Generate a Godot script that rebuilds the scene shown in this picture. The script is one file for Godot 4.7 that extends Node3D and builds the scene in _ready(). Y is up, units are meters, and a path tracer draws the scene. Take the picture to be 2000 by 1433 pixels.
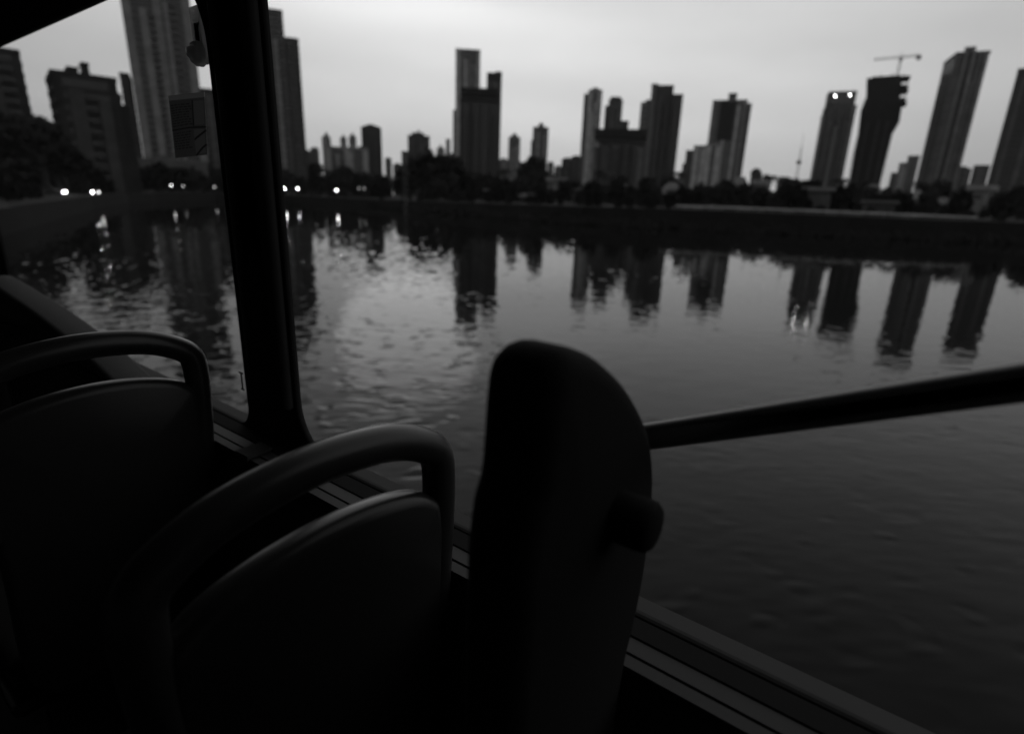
extends Node3D
# Dusk seen through the side window of a bus on a causeway: seats and window post in front, a bay and a tower skyline beyond.

const PW := 2000.0            # photograph's size, focal length in its pixels
const PH := 1433.0
const FPX := 1075.0
const EYE := 5.5              # camera above the water
const PITCH := 17.05
const ROLL := 2.05
const BUS_TURN := -35.85      # bus axes against the camera's heading
const WIN := 0.64             # camera to window plane
const FLOOR := 1.4            # camera above the bus floor

var cam_r: Vector3
var cam_u: Vector3
var cam_f: Vector3
var M := {}
var taken := {}
var unit_box: BoxMesh
var rng := RandomNumberGenerator.new()
var bus_frame: Transform3D
var tree_meshes := []
var grain_tex: ImageTexture

# ---------------------------------------------------------------- helpers
func ray(px: float, py: float) -> Vector3:
	return ((px - PW / 2) * cam_r - (py - PH / 2) * cam_u + FPX * cam_f).normalized()

func azimuth(px: float, py: float) -> float:
	var d := ray(px, py)
	return atan2(d.x, -d.z)

func rise(px: float, py: float) -> float:
	var d := ray(px, py)
	return d.y / Vector2(d.x, d.z).length()

func polar(az: float, dist: float, y := 0.0) -> Vector3:
	return Vector3(sin(az) * dist, y, -cos(az) * dist)

func numbered(n: String) -> String:
	if not taken.has(n):
		taken[n] = 0
		return n
	taken[n] += 1
	return "%s_%03d" % [n, taken[n]]

func tag(o: Node, label: String, category: String, group := "", kind := ""):
	if label: o.set_meta("label", label)
	if category: o.set_meta("category", category)
	if group: o.set_meta("group", group)
	if kind: o.set_meta("kind", kind)

func thing(called: String, label: String, category: String, at: Vector3, turn := 0.0, group := "") -> Node3D:
	var o := Node3D.new()
	o.name = numbered(called)
	add_child(o)
	o.position = at
	o.rotation.y = turn
	tag(o, label, category, group)
	return o

func put(called: String, mesh: Mesh, mat: Material, parent: Node, xf := Transform3D.IDENTITY) -> MeshInstance3D:
	var o := MeshInstance3D.new()
	o.mesh = mesh
	o.material_override = mat
	o.transform = xf
	if parent == self:
		o.name = numbered(called)
		add_child(o)
	else:
		o.name = called
		parent.add_child(o, true)
	return o

func box(called: String, c: Vector3, s: Vector3, mat: Material, parent: Node, turn := 0.0) -> MeshInstance3D:
	var b := Basis(Vector3.UP, turn) * Basis.from_scale(s)
	return put(called, unit_box, mat, parent, Transform3D(b, c))

func bevel_box(s: Vector3, b: float) -> ArrayMesh:
	var c := PackedVector2Array()
	for k in 24:
		var a := TAU * k / 24.0 + TAU / 48.0
		var q := Vector2(cos(a), sin(a))
		var e := b * 0.9
		c.append(Vector2(signf(q.x) * (s.x / 2 - e) + q.x * e, signf(q.y) * (s.y / 2 - e) + q.y * e))
	return slab(c, -s.z / 2, s.z / 2, b, 2)

# closed contour (x, y), rounded edges of radius b, thickness along z
func slab(c: PackedVector2Array, z0: float, z1: float, b: float, steps := 4) -> ArrayMesh:
	var n := c.size()
	var area := 0.0
	for i in n:
		area += c[i].cross(c[(i + 1) % n])
	var sgn := signf(area)
	var nor := []
	for i in n:
		var t := (c[(i + 1) % n] - c[(i + n - 1) % n]).normalized()
		nor.append(Vector2(t.y, -t.x) * sgn)
	var rings := []
	for k in steps + 1:
		var a := PI / 2 * k / steps
		rings.append([b * (1 - sin(a)), z0 + b * (1 - cos(a))])
	for k in steps + 1:
		var a := PI / 2 * (1.0 - float(k) / steps)
		rings.append([b * (1 - sin(a)), z1 - b * (1 - cos(a))])
	var st := SurfaceTool.new()
	st.begin(Mesh.PRIMITIVE_TRIANGLES)
	var mid := Vector2.ZERO
	for p in c: mid += p / n
	for r in rings:
		for i in n:
			var p: Vector2 = c[i] - nor[i] * r[0]
			st.add_vertex(Vector3(p.x, p.y, r[1]))
	for k in rings.size() - 1:
		for i in n:
			var j := (i + 1) % n
			quad_i(st, k * n + i, k * n + j, (k + 1) * n + j, (k + 1) * n + i, sgn > 0)
	var a0 := rings.size() * n
	st.add_vertex(Vector3(mid.x, mid.y, z0))
	st.add_vertex(Vector3(mid.x, mid.y, z1))
	var l0 := (rings.size() - 1) * n
	for i in n:
		var j := (i + 1) % n
		tri_i(st, a0, j, i, sgn > 0)
		tri_i(st, a0 + 1, l0 + i, l0 + j, sgn > 0)
	st.generate_normals()
	return st.commit()

func tri_i(st: SurfaceTool, a: int, b: int, c: int, flip := false):
	st.add_index(a); st.add_index(c if flip else b); st.add_index(b if flip else c)

func quad_i(st: SurfaceTool, a: int, b: int, c: int, d: int, flip := false):
	tri_i(st, a, b, c, flip)
	tri_i(st, a, c, d, flip)

func curve_through(pts: Array, per := 8, closed := false) -> PackedVector2Array:
	var out := PackedVector2Array()
	var n := pts.size()
	for i in (n if closed else n - 1):
		var p0: Vector2 = pts[(i + n - 1) % n] if closed else pts[maxi(i - 1, 0)]
		var p1: Vector2 = pts[i]
		var p2: Vector2 = pts[(i + 1) % n]
		var p3: Vector2 = pts[(i + 2) % n] if closed else pts[mini(i + 2, n - 1)]
		for k in per:
			out.append(p1.cubic_interpolate(p2, p0, p3, float(k) / per))
	if not closed: out.append(pts[n - 1])
	return out

# a tube of oval section along a path; caps rounded
func tube(path: Array, ra: float, rb: float, side := Vector3.ZERO, seg := 16) -> ArrayMesh:
	var st := SurfaceTool.new()
	st.begin(Mesh.PRIMITIVE_TRIANGLES)
	var P := []
	var n := path.size()
	var t0: Vector3 = (path[1] - path[0]).normalized()
	var t1: Vector3 = (path[n - 1] - path[n - 2]).normalized()
	for k in 4:
		var a := PI / 2 * k / 4.0
		P.append([path[0] - t0 * ra * (cos(a)), maxf(sin(a), 0.02), t0])
	for i in n:
		var t: Vector3 = (path[mini(i + 1, n - 1)] - path[maxi(i - 1, 0)]).normalized()
		P.append([path[i], 1.0, t])
	for k in 4:
		var a := PI / 2 * (k + 1) / 4.0
		P.append([path[n - 1] + t1 * ra * sin(a), maxf(cos(a), 0.02), t1])
	for q in P:
		var t: Vector3 = q[2]
		var s: Vector3 = side if side != Vector3.ZERO else (Vector3.UP.cross(t) if absf(t.y) < 0.9 else Vector3.RIGHT.cross(t))
		s = (s - t * s.dot(t)).normalized()
		var u := s.cross(t).normalized()
		for j in seg:
			var a := TAU * j / seg
			st.add_vertex(q[0] + (s * cos(a) * rb + u * sin(a) * ra) * q[1])
	for i in P.size() - 1:
		for j in seg:
			var j2 := (j + 1) % seg
			quad_i(st, i * seg + j, i * seg + j2, (i + 1) * seg + j2, (i + 1) * seg + j)
	st.generate_normals()
	return st.commit()

func lathe(profile: Array, seg := 16) -> ArrayMesh:   # Vector2(radius, y), around y
	var st := SurfaceTool.new()
	st.begin(Mesh.PRIMITIVE_TRIANGLES)
	for p in profile:
		for j in seg:
			var a := TAU * j / seg
			st.add_vertex(Vector3(cos(a) * p.x, p.y, sin(a) * p.x))
	for i in profile.size() - 1:
		for j in seg:
			var j2 := (j + 1) % seg
			quad_i(st, i * seg + j, i * seg + j2, (i + 1) * seg + j2, (i + 1) * seg + j)
	st.generate_normals()
	return st.commit()

# a frustum between two rectangles: base (w0, d0) at y 0, top (w1, d1) at y h
func frustum(w0: float, d0: float, w1: float, d1: float, h: float, shift := Vector2.ZERO) -> ArrayMesh:
	var st := SurfaceTool.new()
	st.begin(Mesh.PRIMITIVE_TRIANGLES)
	st.set_smooth_group(-1)
	var b := [Vector3(-w0 / 2, 0, -d0 / 2), Vector3(w0 / 2, 0, -d0 / 2), Vector3(w0 / 2, 0, d0 / 2), Vector3(-w0 / 2, 0, d0 / 2)]
	var s := Vector3(shift.x, 0, shift.y)
	var t := [Vector3(-w1 / 2, h, -d1 / 2) + s, Vector3(w1 / 2, h, -d1 / 2) + s, Vector3(w1 / 2, h, d1 / 2) + s, Vector3(-w1 / 2, h, d1 / 2) + s]
	for i in 4:
		var j := (i + 1) % 4
		for v in [b[i], b[j], t[j], b[i], t[j], t[i]]: st.add_vertex(v)
	for v in [t[0], t[1], t[2], t[0], t[2], t[3], b[0], b[2], b[1], b[0], b[3], b[2]]: st.add_vertex(v)
	st.generate_normals()
	return st.commit()

func grey(v: float, rough := 0.7, spec := 0.5, textured := false) -> StandardMaterial3D:
	var key := "%.3f_%.2f_%.2f_%s" % [v, rough, spec, textured]
	if M.has(key): return M[key]
	var m := StandardMaterial3D.new()
	m.albedo_color = Color(v, v, v).linear_to_srgb()
	m.roughness = rough
	m.metallic_specular = spec
	if textured:
		m.albedo_texture = grain_tex
		m.uv1_triplanar = true
		m.uv1_world_triplanar = true
		m.uv1_scale = Vector3.ONE * 0.03
	M[key] = m
	return m

func glow(v: float) -> StandardMaterial3D:
	var m := StandardMaterial3D.new()
	m.albedo_color = Color(0.8, 0.8, 0.8)
	m.emission_enabled = true
	m.emission = Color(1, 1, 1)
	m.emission_energy_multiplier = v
	return m

func lamp(at: Vector3, energy: float, size: float, parent: Node):
	var l := OmniLight3D.new()
	l.name = "lamp_light"
	l.light_energy = energy
	l.light_size = size
	l.omni_range = 120.0
	l.omni_attenuation = 2.0
	l.shadow_enabled = true
	parent.add_child(l, true)
	l.position = at

# ---------------------------------------------------------------- scene
func _ready():
	rng.seed = 7
	unit_box = BoxMesh.new()
	setup_camera_and_light()
	make_textures()
	build_water()
	build_land()
	build_road()
	build_bus()
	build_seats()
	build_towers()
	build_low_buildings()
	build_trees()
	build_lights_and_cars()

func setup_camera_and_light():
	var p := deg_to_rad(PITCH)
	var r := deg_to_rad(ROLL)
	cam_f = Vector3(0, -sin(p), -cos(p))
	var u0 := Vector3(0, cos(p), -sin(p))
	cam_r = cos(r) * Vector3.RIGHT + sin(r) * u0
	cam_u = -sin(r) * Vector3.RIGHT + cos(r) * u0
	var cam := Camera3D.new()
	cam.name = "camera"
	add_child(cam)
	cam.transform = Transform3D(Basis(cam_r, cam_u, -cam_f), Vector3(0, EYE, 0))
	var at := CameraAttributesPhysical.new()
	at.frustum_focal_length = 12.0 / (PH / 2 / FPX)
	at.frustum_focus_distance = 0.95
	at.exposure_aperture = 2.0
	at.frustum_near = 0.03
	at.frustum_far = 6000.0
	cam.attributes = at
	cam.fov = rad_to_deg(2 * atan(PH / 2 / FPX))
	cam.near = 0.03
	cam.far = 6000.0
	cam.current = true

	var env := Environment.new()
	env.background_mode = Environment.BG_SKY
	env.tonemap_mode = Environment.TONE_MAPPER_LINEAR
	env.tonemap_exposure = 1.0
	env.sdfgi_enabled = true
	env.ssao_enabled = true
	env.ssil_enabled = true
	env.fog_enabled = true
	env.fog_light_color = Color(0.8, 0.8, 0.8)
	env.fog_density = 0.00007
	var sky := Sky.new()
	var pm := PanoramaSkyMaterial.new()
	pm.panorama = sky_picture()
	sky.sky_material = pm
	env.sky = sky
	var we := WorldEnvironment.new()
	we.name = "world_environment"
	we.environment = env
	add_child(we)

	var sun := DirectionalLight3D.new()
	sun.name = "sun_behind_cloud"
	sun.light_color = Color(1, 1, 1)
	sun.light_energy = 0.01
	sun.light_angular_distance = 14.0
	sun.shadow_enabled = true
	add_child(sun)
	var towards := polar(deg_to_rad(-11), cos(deg_to_rad(14.5)), sin(deg_to_rad(14.5)))
	sun.look_at_from_position(Vector3.ZERO, -towards, Vector3.UP)

# even cloud, brightest low over the bay where the sun has gone down, dimmer overhead and behind
func sky_picture() -> ImageTexture:
	var w := 1024
	var h := 512
	var im := Image.create(w, h, false, Image.FORMAT_RGBF)
	var n := FastNoiseLite.new()
	n.seed = 3
	n.frequency = 1.2
	n.fractal_octaves = 5
	for y in h:
		var el := PI / 2 - PI * (y + 0.5) / h
		var deg := rad_to_deg(el)
		var e := 0.0
		if deg < 14.0: e = lerpf(0.74, 1.0, smoothstep(-1.0, 14.0, deg))
		else: e = lerpf(1.0, 0.30, smoothstep(14.0, 70.0, deg))
		for x in w:
			var az := (float(x) + 0.5) / w * TAU   # the picture starts at -z
			var da := wrapf(rad_to_deg(az) + 1.0, -180, 180)
			var a := 0.42 + 0.58 * exp(-pow(da / 46.0, 2.0))
			var d := Vector3(sin(az) * cos(el), sin(el), -cos(az) * cos(el))
			var c := n.get_noise_3d(d.x * 1.6, d.y * 7.0, d.z * 1.6)
			var v := 0.80 * e * a * (1.0 + 0.13 * c)
			# a thinner, brighter streak in the cloud where the sun stands
			v += 0.22 * exp(-pow((deg - 15.8 - 2.0 * c) / 2.2, 2.0)) * exp(-pow((da + 11.0) / 15.0, 2.0))
			im.set_pixel(x, y, Color(v, v, v))
	return ImageTexture.create_from_image(im)

func make_textures():
	var n := FastNoiseLite.new()
	n.seed = 11
	n.frequency = 0.02
	n.fractal_octaves = 5
	var im := n.get_seamless_image(256, 256)
	var out := Image.create(256, 256, false, Image.FORMAT_RGB8)
	for y in 256:
		for x in 256:
			var v := 0.72 + 0.28 * im.get_pixel(x, y).r
			out.set_pixel(x, y, Color(v, v, v))
	out.generate_mipmaps()
	grain_tex = ImageTexture.create_from_image(out)

# ---------------------------------------------------------------- water and land
# faint swell all over, and short steep wavelets standing apart where the wind touches
func wave(x: float, z: float, chop: float, fade: float, near: float, big: FastNoiseLite, fine: FastNoiseLite) -> float:
	var swell := (0.0022 + 0.010 * chop * chop) * big.get_noise_2d(x * 0.5, z * 0.75)
	var n := fine.get_noise_2d(x * 0.75, z * 0.85)
	var touched := smoothstep(lerpf(0.42, -0.1, chop), 0.85, n)
	var ripple := fine.get_noise_2d(x * 0.95 + 71.0, z * 1.9 - 33.0)
	var small := fine.get_noise_2d(x * 1.2 - 15.0, z * 2.9 + 9.0)
	return fade * (swell + touched * ripple * lerpf(0.0022, 0.029, chop)) + near * small * (lerpf(0.0011, 0.0026, chop) + touched * lerpf(0.0008, 0.007, chop))

func build_water():
	var big := FastNoiseLite.new()
	big.seed = 21; big.frequency = 1.0; big.fractal_octaves = 1; big.noise_type = FastNoiseLite.TYPE_SIMPLEX
	var fine := FastNoiseLite.new()
	fine.seed = 22; fine.frequency = 1.0; fine.fractal_octaves = 1; fine.noise_type = FastNoiseLite.TYPE_SIMPLEX
	var gust := FastNoiseLite.new()
	gust.seed = 23; gust.frequency = 1.0; gust.fractal_octaves = 2
	var azs := []
	var a := -180.0
	while a < 180.0:
		azs.append(deg_to_rad(a))
		a += 0.16 if a >= -52 and a < 52 else 4.0
	azs.append(PI)
	var rs := []
	var dep := 1.2
	while dep > 0.0045:
		rs.append(EYE / dep)
		dep -= 0.0010 if dep < 0.85 else 0.03
	for r in [1500.0, 2000.0]: rs.append(r)
	var nv := PackedVector3Array()
	var nn := PackedVector3Array()
	var ni := PackedInt32Array()
	var na := azs.size()
	for r in rs:
		var fade: float = 1.0 / (1.0 + pow(r / 58.0, 2.0))
		var near: float = 1.0 / (1.0 + pow(r / 38.0, 4.0))
		for az in azs:
			var p := polar(az, r)
			if absf(az) > 0.95:
				nv.append(p); nn.append(Vector3.UP)
				continue
			# wind: ruffled towards the left-hand shore, calmer to the right, with patches
			var g := gust.get_noise_2d(p.x * 0.05, p.z * 0.09) 
			var chop := clampf(0.62 - 0.62 * smoothstep(-0.6, 0.3, az) + 0.45 * g, 0.03, 0.9)
			var e := 0.07
			var h0 := wave(p.x, p.z, chop, fade, near, big, fine)
			var hx := wave(p.x + e, p.z, chop, fade, near, big, fine)
			var hz := wave(p.x, p.z + e, chop, fade, near, big, fine)
			p.y = h0
			nv.append(p)
			nn.append(Vector3(-(hx - h0) / e, 1, -(hz - h0) / e).normalized())
	for i in rs.size() - 1:
		for j in na - 1:
			var q := i * na + j
			ni.append_array([q, q + na + 1, q + 1, q, q + na, q + na + 1])
	var arr := []
	arr.resize(Mesh.ARRAY_MAX)
	arr[Mesh.ARRAY_VERTEX] = nv
	arr[Mesh.ARRAY_NORMAL] = nn
	arr[Mesh.ARRAY_INDEX] = ni
	var mesh := ArrayMesh.new()
	mesh.add_surface_from_arrays(Mesh.PRIMITIVE_TRIANGLES, arr)
	var m := StandardMaterial3D.new()
	m.albedo_color = Color(0.008, 0.008, 0.008).linear_to_srgb()
	m.roughness = 0.04
	m.metallic_specular = 0.2
	var o := put("water", mesh, m, self)
	tag(o, "dark rippled bay water mirroring the skyline", "", "", "structure")

# the shore as seen: photograph's pixels of the waterline and the land's height behind it
const SHORE := [[-330, 560, 2.4], [-150, 500, 2.5], [55, 445, 2.6], [125, 424, 2.7], [190, 405, 2.7], [260, 395, 2.7], [430, 390, 2.8], [600, 396, 2.9], [760, 408, 3.2],
	[900, 420, 3.6], [1100, 436, 4.0], [1250, 444, 4.2], [1400, 451, 4.4], [1650, 463, 4.3], [1900, 473, 4.15], [2100, 483, 4.1], [2400, 500, 4.1]]

func shore_at(az: float) -> Array:   # [distance, land height]
	var prev = null
	for s in SHORE:
		var d := ray(s[0], s[1])
		var a := atan2(d.x, -d.z)
		var r := -EYE / (d.y / Vector2(d.x, d.z).length())
		if prev != null and az <= a:
			var t := clampf((az - prev[0]) / (a - prev[0]), 0, 1)
			return [lerpf(prev[1], r, t), lerpf(prev[2], s[2], t)]
		if prev == null and az <= a: return [r, s[2]]
		prev = [a, r, s[2]]
	return [prev[1], prev[2]]

func build_land():
	var st := SurfaceTool.new()
	st.begin(Mesh.PRIMITIVE_TRIANGLES)
	var n := FastNoiseLite.new()
	n.seed = 5; n.frequency = 0.02
	var a0 := -0.95
	var a1 := 0.95
	var cols := 120
	var outs := [0.0, 6.0, 18.0, 45.0, 100.0, 250.0, 700.0, 1750.0]
	for i in cols + 1:
		var az := lerpf(a0, a1, float(i) / cols)
		var s := shore_at(az)
		for k in outs.size():
			var p := polar(az, s[0] + 0.6 + outs[k])
			p.y = s[1] + (0.0 if k < 2 else 0.35 * n.get_noise_2d(p.x, p.z))
			st.add_vertex(p)
	for i in cols:
		for k in outs.size() - 1:
			var q := i * outs.size() + k
			quad_i(st, q, q + 1, q + outs.size() + 1, q + outs.size())
	st.generate_normals()
	var g := put("ground", st.commit(), grey(0.03, 0.9, 0.3, true), self)
	tag(g, "dark low shore land behind the sea wall", "", "", "structure")
	# sea wall: one thing, its wall sections, copings and rail posts each a part
	var wall := thing("sea_wall", "dark sea wall along the far shore with a pale coping line", "wall", Vector3.ZERO)
	var az := -0.86
	while az < 0.86:
		var s := shore_at(az)
		var step: float = 7.0 / s[0]
		var s2 := shore_at(az + step)
		var p := polar(az, s[0])
		var q := polar(az + step, s2[0])
		var len := p.distance_to(q)
		var turn := -atan2((q - p).z, (q - p).x)
		var mid := (p + q) / 2
		var h: float = (s[1] + s2[1]) / 2
		var right := az > azimuth(1320, 400) and az < azimuth(1890, 425)
		box("wall_section", Vector3(mid.x, h / 2 - 0.6, mid.z), Vector3(len + 0.02, h + 1.2, 1.0), grey(0.02, 0.9, 0.3, true), wall, turn)
		if right:
			# balustrade: posts under a pale coping
			var along := (q - p).normalized()
			for k in 3:
				var c := p + along * (len * (k + 0.5) / 3.0)
				box("rail_post", Vector3(c.x, h + 0.3, c.z), Vector3(0.28, 0.62, 0.3), grey(0.12, 0.85, 0.3), wall, turn)
			box("coping", Vector3(mid.x, h + 0.8, mid.z), Vector3(len - 0.03, 0.38, 1.1), grey(0.75, 0.85, 0.3, true), wall, turn)
		else:
			box("coping", Vector3(mid.x, h + 0.07, mid.z), Vector3(len - 0.03, 0.14, 1.1), grey(0.03, 0.85, 0.3, true), wall, turn)
		az += step

	# rocks heaped along the foot of the wall
	var rk := SurfaceTool.new()
	rk.begin(Mesh.PRIMITIVE_TRIANGLES)
	var lump := stone_mesh()
	var a2 := -0.25
	while a2 < 0.86:
		var s := shore_at(a2)
		var wide := 2.0 + 3.0 * absf(n.get_noise_1d(a2 * 900.0)) * (1.6 if a2 < 0.25 else 1.0)
		for k in 3:
			var off := rng.randf_range(0.2, wide)
			var sz := rng.randf_range(0.5, 1.3)
			var bs := Basis(Vector3(rng.randfn(), rng.randfn(), rng.randfn()).normalized(), rng.randf() * TAU) * Basis.from_scale(Vector3(sz, sz * rng.randf_range(0.5, 0.8), sz))
			rk.append_from(lump, 0, Transform3D(bs, polar(a2 + rng.randf_range(-0.003, 0.003), s[0] - 0.5 - off, maxf(0.05, 1.3 * (1.0 - off / wide)))))
		a2 += 0.0045
	var ro := put("shore_rocks", rk.commit(), grey(0.02, 0.9, 0.3, true), self)
	tag(ro, "dark heaped rocks along the foot of the sea wall", "rocks", "", "stuff")

func stone_mesh() -> ArrayMesh:   # a rough stone: a coarse ball with its points pushed about
	var st := SurfaceTool.new()
	st.begin(Mesh.PRIMITIVE_TRIANGLES)
	st.set_smooth_group(-1)
	var pts := []
	for i in 5:
		for j in 8:
			var th := PI * i / 4.0
			var ph := TAU * j / 8.0
			pts.append(Vector3(sin(th) * cos(ph), cos(th), sin(th) * sin(ph)) * (1.0 + (0.18 * sin(i * 7.3 + j * 3.1) if i > 0 and i < 4 else 0.0)))
	for i in 4:
		for j in 8:
			var q := [pts[i * 8 + j], pts[i * 8 + (j + 1) % 8], pts[(i + 1) * 8 + (j + 1) % 8], pts[(i + 1) * 8 + j]]
			for k in [0, 1, 2, 0, 2, 3]: st.add_vertex(q[k])
	st.generate_normals()
	return st.commit()

# ---------------------------------------------------------------- bus
func bl(X: float, Y: float, Z: float) -> Vector3:   # X ahead, Y above the eye, Z towards the window -> bus node's own axes
	return Vector3(-X, Y + FLOOR, -Z)

func build_road():
	var o := thing("causeway_road", "", "", Vector3(0, EYE - FLOOR - 0.75, 0), deg_to_rad(BUS_TURN))
	tag(o, "grey causeway road under the bus", "", "", "structure")
	box("road_surface", Vector3(0, -0.6, 3.6), Vector3(160, 1.2, 10.0), grey(0.05, 0.9, 0.3, true), o)
	box("causeway_bank", Vector3(0, -3.2, 3.6), Vector3(160, 4.0, 9.6), grey(0.08, 0.9, 0.3, true), o)
	box("kerb", Vector3(0, 0.06, -1.25), Vector3(160, 0.14, 0.25), grey(0.2, 0.9, 0.3, true), o)

# panel with a rounded opening, in the window plane
func ring_panel(o0: Vector2, o1: Vector2, h0: Vector2, h1: Vector2, rad: Array, z0: float, z1: float) -> ArrayMesh:
	var inner := []
	var cs := [[Vector2(h1.x, h1.y), rad[0], 0.0], [Vector2(h0.x, h1.y), rad[1], 90.0], [Vector2(h0.x, h0.y), rad[2], 180.0], [Vector2(h1.x, h0.y), rad[3], 270.0]]
	for c in cs:
		var dir := Vector2(cos(deg_to_rad(c[2] + 45)), sin(deg_to_rad(c[2] + 45)))
		var ctr := Vector2(c[0].x - signf(dir.x) * c[1], c[0].y - signf(dir.y) * c[1])
		for k in 13:
			var a := deg_to_rad(c[2] + 90.0 * k / 12.0)
			inner.append(ctr + Vector2(cos(a), sin(a)) * c[1])
	var outer := []
	for i in inner.size():
		var k := i % 13
		var q := int(i / 13)
		var p: Vector2 = inner[i]
		var corner := Vector2(o1.x if q == 0 or q == 3 else o0.x, o1.y if q < 2 else o0.y)
		# the first half of a corner's points go to one side, the rest to the other
		var vertical := (k < 6) == (q == 0 or q == 2)
		outer.append(corner if k == 6 else (Vector2(corner.x, p.y) if vertical else Vector2(p.x, corner.y)))
	var st := SurfaceTool.new()
	st.begin(Mesh.PRIMITIVE_TRIANGLES)
	st.set_smooth_group(-1)
	var n := inner.size()
	var b := 0.006
	for i in n:
		var j := (i + 1) % n
		var i0: Vector2 = inner[i]
		var i1: Vector2 = inner[j]
		var e0: Vector2 = outer[i]
		var e1: Vector2 = outer[j]
		var m0 := i0.move_toward(e0, b)
		var m1 := i1.move_toward(e1, b)
		# inside face (z1), rounded lip, reveal, outside face (z0)
		var rows := [[e0, e1, z1], [m0, m1, z1], [i0.lerp(m0, 0.3), i1.lerp(m1, 0.3), z1 - b * 0.3], [i0, i1, z1 - b], [i0, i1, z0], [e0, e1, z0]]
		for k in rows.size() - 1:
			var A := Vector3(rows[k][0].x, rows[k][0].y, rows[k][2])
			var B := Vector3(rows[k][1].x, rows[k][1].y, rows[k][2])
			var C := Vector3(rows[k + 1][1].x, rows[k + 1][1].y, rows[k + 1][2])
			var D := Vector3(rows[k + 1][0].x, rows[k + 1][0].y, rows[k + 1][2])
			for v in [A, B, C, A, C, D]: st.add_vertex(v)
	st.generate_normals()
	return st.commit()

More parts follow.
